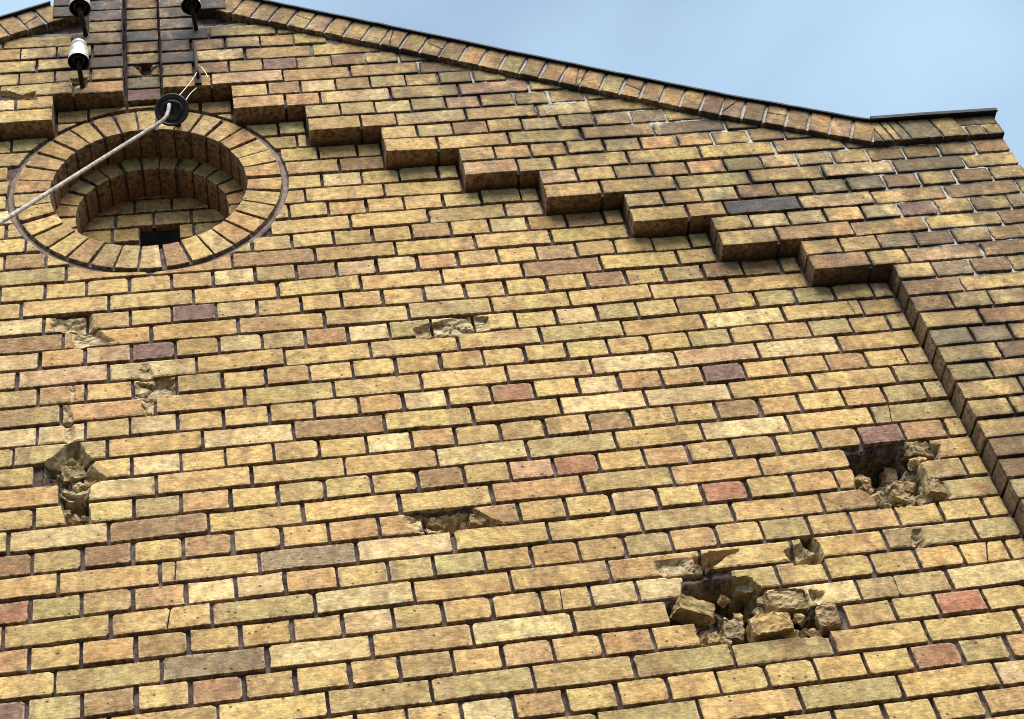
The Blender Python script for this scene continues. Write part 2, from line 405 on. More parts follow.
def set_attr(me, name, vals):
    at = me.attributes.new(name, 'FLOAT', 'POINT'); at.data.foreach_set('value', np.array(vals, dtype=np.float32))
def mesh_from(name, V, Fc, E=None, FR=None, mat=None):
    me = bpy.data.meshes.new(name); me.from_pydata(V, [], Fc); me.update()
    if E is not None:
        at = me.attributes.new('side_shade', 'FLOAT', 'FACE')
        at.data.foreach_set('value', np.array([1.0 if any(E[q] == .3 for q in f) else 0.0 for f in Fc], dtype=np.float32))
    if E is not None: set_attr(me, 'edge', E)
    if FR is not None: set_attr(me, 'frac', FR)
    me.materials.append(mat or M_BRICK)
    return me

# ------------------------------------------------------------------ layout of the gable
DP = 0.065                                  # how far the stepped frieze and corner strip stand proud
DS = 0.018                                  # face of the narrow slot under the peak
DC = 0.086                                  # face of the coping
UC = -6.5                                   # axis of the gable (u)
UR = 16.5                                   # right-hand corner
OC = (X(-6.45), Zv(26.45)); RO, RI, R2 = .440, .325, .258      # round window
D1, D2 = .115, .235                         # set-back of inner ring, of the blocked-up back
V_LO, U_LO = -8, -14.0
RAKE = [(-4.40, 38.55), (0.14, 34.72), (5.37, 30.28), (8.92, 27.36), (12.72, 24.55)]    # underside of the coping, face plane
def rake_v(u):
    if u < UC: u = 2 * UC - u
    if u >= 12.72: return 24.55
    for (a, va), (b, vb) in zip(RAKE, RAKE[1:]):
        if u <= b: return va + (vb - va) * (u - a) / (b - a)
def shift(n): return .35 * min(1.15, max(0.0, (3.5 - n) / 8.0))
def left_edge(r):
    if r >= 33: return -6.0
    if r <= 16: return 11.5
    nom = 9.5 - 2 * ((r - 17) // 2)
    return nom + shift(nom)
def mirror(u): return 2 * UC - u

# gather bricks: dict(kind, sect, polys (world x,z), d, back, fixed colour)
B = []
def add(kind, sect, poly, d, back, w, colr=None, orient=0.0):
    if area(poly) < .0009: return
    B.append(dict(kind=kind, sect=sect, poly=ccw(poly), d=d, back=back, w=w, col=colr))
JU, JV = .0098 / SU / 2, .0108 / SV / 2
def rect(u0, u1, r, ju=JU, jv=JV):
    return [(X(u0 + ju), Zv(r - .5 + jv)), (X(u1 - ju), Zv(r - .5 + jv)), (X(u1 - ju), Zv(r + .5 - jv)), (X(u0 + ju), Zv(r + .5 - jv))]
def wob(u, r): return .05 * mn.noise((u * 3.7, r * 5.3, .5)) + .03 * mn.noise((u * .4, r * .9, 4.0))
def row_spans(joints, lo, hi):
    js = [j for j in joints if lo + .22 < j < hi - .22]
    e = [lo] + js + [hi]
    return list(zip(e, e[1:]))
# --- field (plane d = 0)
for r in range(V_LO, 33):
    lo, hi = (U_LO, left_edge(r))
    ml = mirror(left_edge(r)) if r > 16 else U_LO
    if r > 16: lo = max(U_LO, ml)
    if r % 2 == 0: js = [k + wob(k, r) for k in range(-14, 13)]
    else:
        off = .5 if r % 4 == 3 else 1.5
        js = [2 * k + off + wob(k, r) for k in range(-8, 8)]
    for a, b in row_spans(js, lo, hi):
        kind = 'stretcher_brick' if b - a > 1.4 else 'header_brick'
        p = rect(a, b, r)
        p = clip_circle(p, OC, RO + .024)
        if p: add(kind, 'field', p, 0.0, .10, W_STRETCH if kind[0] == 's' else W_FIELD)
# --- frieze and corner strip (plane d = DP)
def proud_row(r, lo, hi, mir):
    if r % 2 == 0: js = [k + .5 for k in range(-15, 17)]
    elif r <= 15: js = [13.0, 15.0]
    else:
        odd = (r % 4 == 3) != (r >= 31)
        nom = 9.5 - 2 * ((r - 17) // 2)
        js = [2 * k + (1 if odd else 0) for k in range(-8, 9)]
        if r >= 33: js = [-5, -3, -1, 1, 3, 5, 7] if r % 4 == 1 else [-5.45, -4, -2, 0, 2, 4, 6]
        if r < 33: js = [nom + 1.5] + [j for j in js if j > nom + 2.2]
    js = [j + shift(j) + wob(j, r + 50) * .8 for j in js]
    for a, b in row_spans(js, lo, hi):
        kind = 'stretcher_brick' if b - a > 1.38 else 'header_brick'
        A, Bb = (mirror(b), mirror(a)) if mir else (a, b)
        p = rect(A, Bb, r)
        for s0, s1 in ([(A, Bb)]):
            v0, v1 = rake_v(s0), rake_v(s1)
            x0, z0, x1, z1 = X(s0), Zv(v0) - .004, X(s1), Zv(v1) - .004
            if not (mirror(-4.05) - .05 < (A + Bb) / 2 < -4.0):
                n = (-(z1 - z0), (x1 - x0)); p = clip_half(p, n, n[0] * x0 + n[1] * z0)
        if len(p) < 3: continue
        mid = (A + Bb) / 2
        strip = -8.3 < mid < -4.7 and r >= 33
        w = W_STRIP if strip and r > 34 and rng.random() < .9 else W_TOP
        if r <= 16 or mid > 12: w = dict(yellow=26, pale=8, tan=18, olive=20, brown=12, grey=14, slate=3, pink=3)
        sect = 'strip' if r <= 16 else 'frieze'
        add(kind, sect, p, DP, .03, w)
for r in range(V_LO, 45):
    if r <= 24: proud_row(r, left_edge(r), UR, False)
    elif r <= 37: proud_row(r, left_edge(r), 13 + 3.5 if r <= 25 else 13.5, False)
    else: proud_row(r, -6.0, -5.0, False)
    if r > 16:
        e = left_edge(r)
        if mirror(e) > U_LO: proud_row(r, e, 1.0 if r <= 37 else -5.0, True)
# pedestal shoulders standing a little further out, above the coping line
for r in range(39, 45):
    for a, b in ((-8.98, -8.02), (-4.98, -4.02)):
        add('header_brick', 'pedestal', rect(a, b, r), .092, .03, W_STRIP)
# slot bricks
for r in range(33, 45):
    add('header_brick', 'slot', rect(-7 + .02, -6 - .02, r), DS, .08, dict(olive=12, brown=26, grey=30, purple=16, slate=16))
# blocked-up back of the window
for r in range(23, 31):
    v0 = r
    js = [k + (.0 if r % 2 else .5) for k in range(-10, -2)] if r % 3 else [-7.6, -5.45]
    for a, b in row_spans(js, -9.2, -3.6):
        lo_, hi_ = (-6.87, -5.86) if r == 27 else (-7.5, -5.4)
        if r in (25, 26, 27) and b > lo_ and a < hi_:
            for a2, b2 in ((a, lo_), (hi_, b)):
                if b2 - a2 > .25: add('infill_brick', 'infill', rect(a2, b2, r), -D2, D2 + .028, dict(olive=30, yellow=30, tan=20))
            continue
        p = rect(a, b, r)
        add('infill_brick', 'infill', p, -D2, D2 + .028, dict(olive=30, yellow=30, tan=20))
# window rings
def sector(c, r0, r1, a0, a1):
    m = 2
    return [(c[0] + r1 * math.cos(a0 + (a1 - a0) * i / m), c[1] + r1 * math.sin(a0 + (a1 - a0) * i / m)) for i in range(m + 1)] + \
           [(c[0] + r0 * math.cos(a1 + (a0 - a1) * i / m), c[1] + r0 * math.sin(a1 + (a0 - a1) * i / m)) for i in range(m + 1)]
N1, N2 = 34, 27
for i in range(N1):
    a = 2 * math.pi * (i + rng.uniform(-.06, .06)) / N1; w = 2 * math.pi / N1
    add('arch_brick', 'ring', sector(OC, RI + rng.uniform(-.002, .002), RO, a + .0125, a + w - .0125), .004, D1 + .02, W_RING)
for i in range(N2):
    a = 2 * math.pi * (i + .3 + rng.uniform(-.06, .06)) / N2; w = 2 * math.pi / N2
    add('arch_brick', 'inner_ring', sector(OC, R2 + rng.uniform(-.002, .002), RI + .03, a + .017, a + w - .017), -D1, D2 + .02, W_RING)

# coping bricks
def cope_poly(s0, s1, P0, P1, h=.118):
    L = math.dist(P0, P1); t = ((P1[0] - P0[0]) / L, (P1[1] - P0[1]) / L); n = (-t[1], t[0])
    f = lambda s, q: (P0[0] + t[0] * s + n[0] * q, P0[1] + t[1] * s + n[1] * q)
    return [f(s0, 0), f(s1, 0), f(s1, h), f(s0, h)]
pts = [(X(u), Zv(v)) for u, v in RAKE]
for mir in (False, True):
    for i in range(4):
        P0, P1 = pts[i], pts[i + 1]; L = math.dist(P0, P1); n = round(L / .0775); stp = L / n
        for j in range(n):
            if mir and i > 1: continue
            p = cope_poly(j * stp + .005, (j + 1) * stp - .005, P0, P1, .116 + rng.uniform(-.003, .003))
            if mir: p = [(2 * X(UC) - x, z) for x, z in p]
            add('coping_brick', 'coping', p, DC, .18, W_COPE)
hz = Zv(24.55); hx = X(12.72) + .045
add('coping_brick', 'coping', [(pts[4][0] + .005, hz), (hx - .007, hz), (hx - .019, hz + .062)], DC, .18, dict(brown=1))
for wd in (.038, .030, .034, .122, .095):
    add('coping_brick', 'coping', [(hx, hz), (hx + wd - .006, hz), (hx + wd - .006 - .02, hz + .114), (hx - .02, hz + .114)], DC, .18, dict(tan=30, olive=30, brown=20, grey=20)); hx += wd
while hx < X(UR) + .008:
    wd = min(.068, X(UR) + .012 - hx)
    if wd > .02:
        add('coping_brick', 'coping', [(hx, hz), (hx + wd - .006, hz), (hx + wd - .006, hz + .055), (hx, hz + .055)], DC, .18, W_COPE)
        add('coping_brick', 'coping', [(hx - .02, hz + .063), (hx + wd - .006, hz + .063), (hx + wd - .006, hz + .114), (hx - .02, hz + .114)], DC - .004, .18, dict(brown=2, grey=2, olive=1))
    hx += wd + .0001

# colours
for b in B:
    if b['col'] is None: b['col'] = jit(pick(b['w']))
def cen(b):
    p = b['poly']; return sum(q[0] for q in p) / len(p), sum(q[1] for q in p) / len(p)
for b in B:
    cx, cz = cen(b); b['c'] = (cx, cz)
    P = [pj(x, -b['d'], z) for x, z in b['poly']]
    b['px'] = (sum(q[0] for q in P) / len(P), sum(q[1] for q in P) / len(P))
    Pc = P
    for n, c in (((1, 0), 1024), ((-1, 0), 0), ((0, 1), 719), ((0, -1), 0)): Pc = clip_half(Pc, n, c) if len(Pc) > 2 else []
    b['vis'] = area(Pc)
for (sx, sy), cname in SEEN:
    q = min((b for b in B if b['kind'] in ('header_brick', 'stretcher_brick')), key=lambda b: math.dist(b['px'], (sx, sy)))
    if math.dist(q['px'], (sx, sy)) < 45: q['col'] = jit(PAL[cname], .06)

# ------------------------------------------------------------------ the gable wall: a thing with sections as parts
wall = bpy.data.objects.new('brick_gable_wall', None); col.objects.link(wall); wall.location = (X(3), 0, 0)
tag(wall, 'weathered yellow brick gable wall with stepped frieze, round window and broken patches', 'wall', kind='thing')
def child(o, parent):
    o.parent = parent; o.matrix_parent_inverse = Matrix.Translation(-Vector(parent_world(parent)))
def parent_world(p):
    v = Vector(p.location)
    return v
wall.location = (0, 0, 0)                   # parts are laid out in world metres

# mortar bed: fine sheet behind the bricks, broken open where the wall is damaged
def vnoise(xx, zz, s, seed=0):
    r = np.random.RandomState(seed); g = r.rand(256, 256)
    a, b = xx * s, zz * s; i, j = np.floor(a).astype(int), np.floor(b).astype(int); fx, fz = a - i, b - j
    fx = fx * fx * (3 - 2 * fx); fz = fz * fz * (3 - 2 * fz)
    G = lambda p, q: g[p % 256, q % 256]
    return (G(i, j) * (1 - fx) + G(i + 1, j) * fx) * (1 - fz) + (G(i, j + 1) * (1 - fx) + G(i + 1, j + 1) * fx) * fz
def sheet(name, x0, x1, z0, z1, step, yfun, parent, keep=None, lime=None):
    nx, nz = int((x1 - x0) / step) + 1, int((z1 - z0) / step) + 1
    xs = np.linspace(x0, x1, nx); zs = np.linspace(z0, z1, nz)
    xx, zz = np.meshgrid(xs, zs)
    yy, fr = yfun(xx, zz)
    V = np.stack([xx, yy, zz], -1).reshape(-1, 3)
    idx = np.arange(nx * nz).reshape(nz, nx)
    Q = np.stack([idx[:-1, :-1], idx[:-1, 1:], idx[1:, 1:], idx[1:, :-1]], -1).reshape(-1, 4)
    if keep is not None:
        cxx = (xx[:-1, :-1] + xx[1:, 1:]).reshape(-1) / 2; czz = (zz[:-1, :-1] + zz[1:, 1:]).reshape(-1) / 2
        Q = Q[keep(cxx, czz)]
    me = bpy.data.meshes.new(name)
    me.vertices.add(len(V)); me.vertices.foreach_set('co', V.astype(np.float32).ravel())
    me.loops.add(len(Q) * 4); me.loops.foreach_set('vertex_index', Q.astype(np.int32).ravel())
    me.polygons.add(len(Q)); me.polygons.foreach_set('loop_start', (np.arange(len(Q)) * 4).astype(np.int32)); me.polygons.foreach_set('loop_total', np.full(len(Q), 4, np.int32))
    me.update(calc_edges=True); me.validate()
    set_attr(me, 'frac', fr.ravel())
    set_attr(me, 'lime', (lime(xx, zz) if lime else np.zeros_like(xx)).ravel())
    me.materials.append(M_MORTAR)
    o = bpy.data.objects.new(name, me); col.objects.link(o); o.parent = parent
    return o
def under_rake(x, z, m=.0):
    u = x / SU; v = (z - ZO) / SV - .08
    uu = np.where(u < UC, 2 * UC - u, u)
    rv = np.interp(uu, [-40] + [a for a, _ in RAKE] + [40], [38.25] + [b for _, b in RAKE] + [24.55])
    ped = np.abs(u - UC) < 2.42
    return (v < rv - m) | ped
def field_y(xx, zz):
    y = .0175 + .009 * (vnoise(xx, zz, 38, 1) - .5) + .006 * (vnoise(xx, zz, 95, 2) - .5) + .012 * (vnoise(xx, zz, 5, 3) - .5)
    fr = np.zeros_like(y)
    rr = np.hypot(xx - OC[0], zz - OC[1])
    y = np.where(rr < .352, D2 + .012, y)
    
    for poly, lo, hi, dep, edge, sect in CRATERS:
        if sect != 'field': continue
        m = np.argwhere((xx > lo[0]) & (xx < hi[0]) & (zz > lo[1]) & (zz < hi[1]))
        for i, j in m:
            d = dmg(float(xx[i, j]), float(zz[i, j]))
            if d > .004: y[i, j] = max(y[i, j], d + .020 + .008 * float(mn.noise((xx[i, j] * 90, zz[i, j] * 90, 5)))); fr[i, j] = min(1, d / .012)
    return y, fr
field = sheet('wall_face', X(U_LO), X(UR) - .02, Zv(V_LO - .5), Zv(38), .0105, field_y, wall,
              keep=lambda x, z: ~((x > X(-6.87)) & (x < X(-5.86)) & (z > Zv(24.0)) & (z < Zv(27.5))) & (((z < Zv(33.5)) & under_rake(x, z, .6)) | (np.abs(x - X(UC)) < .09)))
big = [c_ for c_ in CRATERS if c_[5] == 'field' and c_[3] >= .05]
def core_y(xx, zz):
    y = np.zeros_like(xx); fr = np.ones_like(xx)
    for i in range(xx.shape[0]):
        for j in range(xx.shape[1]):
            d = dmg(float(xx[i, j]), float(zz[i, j])); y[i, j] = d + .006 if d > .004 else .06
    return y, fr
def in_big(x, z): return np.array([any(seg_dist(a_, b_, c_[0]) > -.004 for c_ in big) for a_, b_ in zip(x, z)])
def lime_f(x, z):
    u = x / SU; v = (z - ZO) / SV
    uu = np.where(u < UC, 2 * UC - u, u)
    rv = np.interp(uu, [-40] + [a for a, _ in RAKE] + [40], [38.25] + [b for _, b in RAKE] + [24.55])
    d = rv - v
    reach = 1.9 + 2.0 * np.clip((u - 2) / 8, 0, 1.6) + 2.5 * (vnoise(x, z, 2.4, 8) - .5)
    a = np.clip((reach - d) / 1.2, 0, 1)
    b = np.clip((u - 12.6 + 1.5 * vnoise(x, z, 3.1, 9)) / 1.5, 0, 1) * np.clip((v - 13.0) / 2, 0, 1) * .9
    return np.clip(np.maximum(a, b), 0, 1) * (v < 38)
def proud_y(xx, zz):
    li = lime_f(xx, zz)
    rec = .0190 - .0125 * li
    y = -DP + rec + .007 * (vnoise(xx, zz, 38, 4) - .5) + .004 * (vnoise(xx, zz, 95, 5) - .5)
    return y, np.zeros_like(y)
def in_proud(x, z):
    u = x / SU; v = (z - ZO) / SV - .1 * np.clip(((z - ZO) / SV - 24) / 12, 0, 1)
    r = np.round(v).astype(int)
    uu = np.where(u < UC, 2 * UC - u, u)
    tab = np.array([left_edge(int(q)) for q in range(-10, 60)])
    L = tab[np.clip(r + 10, 0, 69)] + .085
    # keep the underside of each step clear of the mortar sheet
    below = tab[np.clip(np.round(v - .16).astype(int) + 10, 0, 69)] + .085
    return (uu > L) & (uu > below) & under_rake(x, z) & ((u > UC) | (r > 16))
for px0, py0, px1, py1 in ((845, 430, 965, 520), (30, 435, 115, 530), (660, 540, 850, 660), (395, 500, 510, 535), (780, 510, 840, 575)):
    cs = [un(a_, b_) for a_ in (px0, px1) for b_ in (py0, py1)]
    sheet('broken_core', min(c_[0] for c_ in cs), max(c_[0] for c_ in cs), min(c_[1] for c_ in cs), max(c_[1] for c_ in cs), .0045, core_y, field, keep=in_big)
proud = sheet('stepped_frieze', X(U_LO), X(UR) - .012, Zv(V_LO - .5), Zv(45), .0105, proud_y, wall, keep=in_proud, lime=lime_f)
# solid core behind the sheets: flanks of the steps, thickness of the wall, top
def core():
    V, Fc = [], []
    def box(x0, x1, y0, y1, z0, z1):
        o = len(V)
        V.extend([(x0, y0, z0), (x1, y0, z0), (x1, y1, z0), (x0, y1, z0), (x0, y0, z1), (x1, y0, z1), (x1, y1, z1), (x0, y1, z1)])
        Fc.extend([(o, o+3, o+2, o+1), (o+4, o+5, o+6, o+7), (o, o+1, o+5, o+4), (o+1, o+2, o+6, o+5), (o+2, o+3, o+7, o+6), (o+3, o, o+4, o+7)])
    return V, Fc, box
V, Fc, box = core()
r = 17
for r0 in range(17, 37, 2):
    e = left_edge(r0)
    z0, z1 = Zv(r0 - .5) + .016, Zv(r0 + 1.5) + (.016 if r0 < 35 else 0)
    hiu = min(UR, max(uu for uu in np.linspace(e, UR, 200) if rake_v(uu) > r0 + 1.4 or uu == e)) if r0 >= 23 else UR
    if hiu - e > .4:
        box(X(e) + .012, X(hiu) - .012, -DP + .02, .012, z0, z1)
        if mirror(e) > U_LO: box(max(X(U_LO), X(mirror(hiu))) + .012, X(mirror(e)) - .012, -DP + .02, .012, z0, z1)
box(X(11.5) + .012, X(UR) - .014, -DP + .02, .012, Zv(V_LO - .5), Zv(16.5) + .016)
box(X(-8.93), X(-4.07), .035, .6, Zv(33), Zv(44.9))
core_o = mesh_obj('mortar_core', V, Fc, M_MORTAR, wall)
# near-black backing for the unlit roof space, stepping with the roof line, and the wall below the view
V, Fc = [], []
prof = [(X(U_LO), .0), (X(UR) - .01, .0), (X(UR) - .01, Zv(25.8))] + [(X(u), Zv(v) + .09) for u, v in RAKE[::-1]] + \
       [(X(-4.1), Zv(45)), (X(-8.9), Zv(45))] + [(2 * X(UC) - X(u), Zv(v) + .09) for u, v in RAKE[:3]] + [(X(U_LO), Zv(rake_v(U_LO)) + .09)]
prof = [p for i, p in enumerate(prof) if i == 0 or p[0] >= X(U_LO) - 1e-6]
n = len(prof)
V = [(x, 1.03, z) for x, z in prof] + [(x, 1.2, z) for x, z in prof]
Fc = [list(range(n)), list(range(2 * n - 1, n - 1, -1))] + [(i, i + n, (i + 1) % n + n, (i + 1) % n) for i in range(n)]
mesh_obj('wall_backing', V, Fc, M_VOID, wall)
V, Fc, box = core()
box(X(UR) - .30, X(UR) - .004, .10, 1.03, Zv(V_LO), Zv(25.6))
box(X(-9), X(-4), .58, 1.1, Zv(44.7), Zv(44.95))  # added lid, keeps light from leaking down into the roof space
box(X(U_LO), X(U_LO) + .1, .30, 1.03, Zv(V_LO), Zv(35.5))  # added end cap, shuts light out at the open left end
mesh_obj('corner_return_and_light_caps', V, Fc, M_LOWER, wall)
V, Fc, box = core()
box(X(U_LO), X(UR) - .002, .004, 1.03, -.05, Zv(V_LO - .5) - .003)
box(X(11.5), X(UR), -DP, .006, -.05, Zv(V_LO - .5) - .003)
mesh_obj('lower_wall', V, Fc, M_LOWER, wall)

# round window: mortar fillet round the outer ring, parent of the arch bricks
def annulus(c, r0, r1, y, n=96, th=.02):
    V, Fc = [], []
    for i in range(n):
        a = 2 * math.pi * i / n
        j = 1 + .004 * mn.noise((math.cos(a) * 9, math.sin(a) * 9, 1)) / r1
        for rr, yy in ((r0, y + .002), (r1 * j - .006, y), (r1 * j, y + .004), (r1 * j + .002, y + th), (r0, y + th + .03)):
            V.append((c[0] + rr * math.cos(a), yy + .0012 * mn.noise((math.cos(a) * 20, math.sin(a) * 20, rr * 40)), c[1] + rr * math.sin(a)))
    for i in range(n):
        j = (i + 1) % n
        for q in range(4): Fc.append((i * 5 + q, i * 5 + q + 1, j * 5 + q + 1, j * 5 + q))
    return V, Fc
V, Fc = annulus(OC, RO - .004, RO + .022, .010)
ring_part = mesh_obj('round_window', V, Fc, M_FILLET, wall)
ring_part['label'] = 'round window opening ringed with radial bricks, blocked up at the back'
# mortar between the ring bricks
def tube_annulus(c, r0, r1, y0, y1, n=72):
    V, Fc = [], []
    for i in range(n):
        a = 2 * math.pi * i / n
        for rr, yy in ((r0, y0), (r1, y0), (r1, y1), (r0, y1)): V.append((c[0] + rr * math.cos(a), yy, c[1] + rr * math.sin(a)))
    for i in range(n):
        j = (i + 1) % n
        for q in range(4): Fc.append((i * 4 + q, j * 4 + q, j * 4 + (q + 1) % 4, i * 4 + (q + 1) % 4))
    return V, Fc
V, Fc = tube_annulus(OC, RI + .010, RO + .004, .008, D1 + .03)
mesh_obj('ring_mortar', V, Fc, M_MORTAR, ring_part)
V, Fc = tube_annulus(OC, R2 + .010, RI + .045, D1 + .010, D2 + .05)
mesh_obj('ring_mortar', V, Fc, M_MORTAR, ring_part)

# coping bed + flashing
V, Fc = [], []
def strip_poly(P, off0, off1, y0, y1):
    o = len(V); n = len(P)
    N = []
    for i in range(n):
        a = P[max(0, i - 1)]; b = P[min(n - 1, i + 1)]; L = math.dist(a, b); N.append((-(b[1] - a[1]) / L, (b[0] - a[0]) / L))
    for p, nn in zip(P, N):
        for off, y in ((off0, y0), (off1, y0), (off1, y1), (off0, y1)): V.append((p[0] + nn[0] * off, y, p[1] + nn[1] * off))
    for i in range(n - 1):
        for q in range(4):
            a = o + i * 4; b = a + 4; Fc.append((a + q, b + q, b + (q + 1) % 4, a + (q + 1) % 4))
    Fc.append((o, o + 1, o + 2, o + 3)); Fc.append((o + n * 4 - 1, o + n * 4 - 2, o + n * 4 - 3, o + n * 4 - 4))
full_r = pts + [(X(UR) + .004, hz)]
full_l = [(2 * X(UC) - x, z) for x, z in pts[:3]][::-1]
for P in (full_r, full_l): strip_poly(P, .006, .112, -DC + .006, 1.10)
cope_part = mesh_obj('coping', V, Fc, M_MORTAR, wall); set_attr(cope_part.data, 'lime', [.75] * len(V))
V, Fc = [], []
def jag(P, n=14):
    out = []
    for a, b in zip(P, P[1:]):
        for i in range(n): out.append((a[0] + (b[0] - a[0]) * i / n, a[1] + (b[1] - a[1]) * i / n + rng.uniform(-.0016, .0016)))
    return out + [P[-1]]
rk = jag(pts)
rk = rk[:-1] + jag([(X(12.72) + .012, hz + .001), (X(UR) + .016, hz + .002)], 20)
for P, e in ((rk, 0), (jag(full_l), 0)):
    strip_poly(P, .1195, .1215, -DC - .012, 1.10)          # sheet
    strip_poly(P, .1135, .1195, -DC - .012, -DC - .009)    # drip edge
strip_poly([(X(12.72) + .03, hz + .002), (X(14.4), hz + .004), (X(UR) + .015, hz + .003)],   .107, .1225, -DC - .020, -DC - .014)
mesh_obj('metal_flashing', V, Fc, M_FLASH, wall)

# ------------------------------------------------------------------ bricks as objects
sect_parent = dict(field=field, frieze=proud, strip=proud, pedestal=proud, slot=field, ring=ring_part, inner_ring=ring_part, infill=ring_part, coping=cope_part)
CRACKS = [((175.8, 560), (174, 598)), ((171, 606), (167, 630)), ((178.7, 559), (232, 571)), ((323, 438), (377, 418)), ((889, 406), (892, 421)),
          ((986.5, 539), (988, 559)), ((893, 575), (901, 597)), ((850, 306), (856, 316)), ((702, 95), (706, 108)), ((560, 590), (562, 603))]
CR = []
for a, b_ in CRACKS:
    A_, B_ = un(*a), un(*b_); L = math.dist(A_, B_); n = ((B_[1] - A_[1]) / L, -(B_[0] - A_[0]) / L)
    CR.append((((A_[0] + B_[0]) / 2, (A_[1] + B_[1]) / 2), n))
def inside(poly, p):
    return seg_dist(p[0], p[1], np.array(poly)) > 0
GONE = [un(830 + a / 7.19, 430 + c / 7.19) for a, c in ((300,180),(330,345),(560,300),(560,485),(640,160))] + \
       [un(640 + a / 4.876, 530 + c / 4.876) for a, c in ((325,300),(500,300),(700,375),(632,492),(800,480),(255,395),(400,500),(440,400),(915,455))] + \
       [un(30 + a / 6.54, 420 + c / 6.54) for a, c in ((300,580),(290,330))]
def heightfield_brick(b):
    """brick whose face is broken: dense face pushed back to the fracture surface"""
    poly = b['poly']; x0, x1 = min(p[0] for p in poly), max(p[0] for p in poly); z0, z1 = min(p[1] for p in poly), max(p[1] for p in poly)
    nx, nz = max(6, int((x1 - x0) / .0045)), max(6, int((z1 - z0) / .0045))
    V, Fc, E, FR = [], [], [], []
    cx, cz = b['c']; deep = 0; dmax = b['back'] + b['d']
    for j in range(nz + 1):
        for i in range(nx + 1):
            x = x0 + (x1 - x0) * i / nx; z = z0 + (z1 - z0) * j / nz
            d = dmg(x, z, b['sect'])
            d = d if d > .0012 else 0.0
            deep += d > .045
            e = min(x - x0, x1 - x, z - z0, z1 - z)
            y = d + (.0018 if e < .001 else 0)
            if d > 0: y += .0015 * mn.noise((x * 230, z * 230, 8))
            jx = .0012 * mn.noise((x * 90, z * 90, 4.4)); jz = .0012 * mn.noise((x * 90, z * 90, 6.4))
            V.append((x - cx + jx, y, z - cz + jz)); E.append(1.0 if e < .006 else 0.0); FR.append(min(1.0, d / .006))
    if deep > .72 * (nx + 1) * (nz + 1): return None
    I = lambda i, j: j * (nx + 1) + i
    for j in range(nz):
        for i in range(nx): Fc.append((I(i, j), I(i + 1, j), I(i + 1, j + 1), I(i, j + 1)))
    loop = [I(i, 0) for i in range(nx)] + [I(nx, j) for j in range(nz)] + [I(i, nz) for i in range(nx, 0, -1)] + [I(0, j) for j in range(nz, 0, -1)]
    o = len(V)
    for q in loop:
        V.append((V[q][0], max(dmax + .01, V[q][1] + .004), V[q][2])); E.append(.3); FR.append(FR[q] * .5)
    m = len(loop)
    for q in range(m): Fc.append((loop[q], o + q, o + (q + 1) % m, loop[(q + 1) % m]))
    return V, Fc, E, FR
POOL = {}
def regular(b):
    return len(b['poly']) == 4 and b['kind'] in ('header_brick', 'stretcher_brick')
def make_mesh(b):
    """returns (mesh or geometry, scale)"""
    poly = b['poly']; cx, cz = b['c']; loc = [(p[0] - cx, p[1] - cz) for p in poly]
    dep = b['d'] + b['back']
    # damaged?
    if b['sect'] in ('field', 'slot', 'frieze'):
        xs = [p[0] for p in poly]; zs = [p[1] for p in poly]
        hit = False; cover = 0.0
        for i in range(13):
            for j in range(6):
                if dmg(min(xs) + (max(xs) - min(xs)) * i / 12, min(zs) + (max(zs) - min(zs)) * j / 5, b['sect']) > .002: hit = True; cover += 1 / 78.0
        if any(inside(poly, g_) for g_ in GONE) and b['sect'] == 'field' and cover > .66: return 'gone', None
        if hit and cover > .07:
            g = heightfield_brick(b)
            return ('gone', None) if g is None else ('geo', g)
        for mid, n in (CR if b['sect'] == 'field' else []):
            if inside(poly, mid):
                mx, mz = mid[0] - cx, mid[1] - cz; c = n[0] * mx + n[1] * mz
                p1 = clip_half(loc, n, c - .0013); p2 = clip_half(loc, (-n[0], -n[1]), -c - .0013)
                V, Fc, E = prism([weather(p, rng, .3) for p in (p1, p2) if len(p) > 2], dep)
                return 'geo', (V, Fc, E, None)
    if b['sect'] == 'coping' and rng.random() < .30 and len(loc) == 4 and b['px'][0] < 900:
        a = math.radians(rng.uniform(15, 75)) * rng.choice((-1, 1)); n = (math.cos(a), math.sin(a)); c = rng.uniform(-.015, .015)
        p1 = clip_half(loc, n, c - .0012); p2 = clip_half(loc, (-n[0], -n[1]), -c - .0012)
        V, Fc, E = prism([weather(p, rng, .4) for p in (p1, p2) if len(p) > 2], dep)
        return 'geo', (V, Fc, E, None)
    if regular(b):
        w = max(p[0] for p in loc) * 2
        key = (b['kind'], round(w / .006), round(dep, 3), rng.randrange(5))
        if key not in POOL:
            V, Fc, E = prism([weather(loc, rng)], dep)
            POOL[key] = (mesh_from(b['kind'], V, Fc, E), (V, Fc, E, None))
        return 'pool', POOL[key]
    V, Fc, E = prism([weather(loc, rng, .3)], dep)
    return 'geo', (V, Fc, E, None)
for kind in ('header_brick', 'stretcher_brick', 'arch_brick', 'coping_brick', 'infill_brick'):
    L = sorted((b for b in B if b['kind'] == kind), key=lambda b: -b['vis'])
    for i, b in enumerate(L): b['own'] = b['vis'] > 12 and i < 300
stuff = {}
n_own = 0
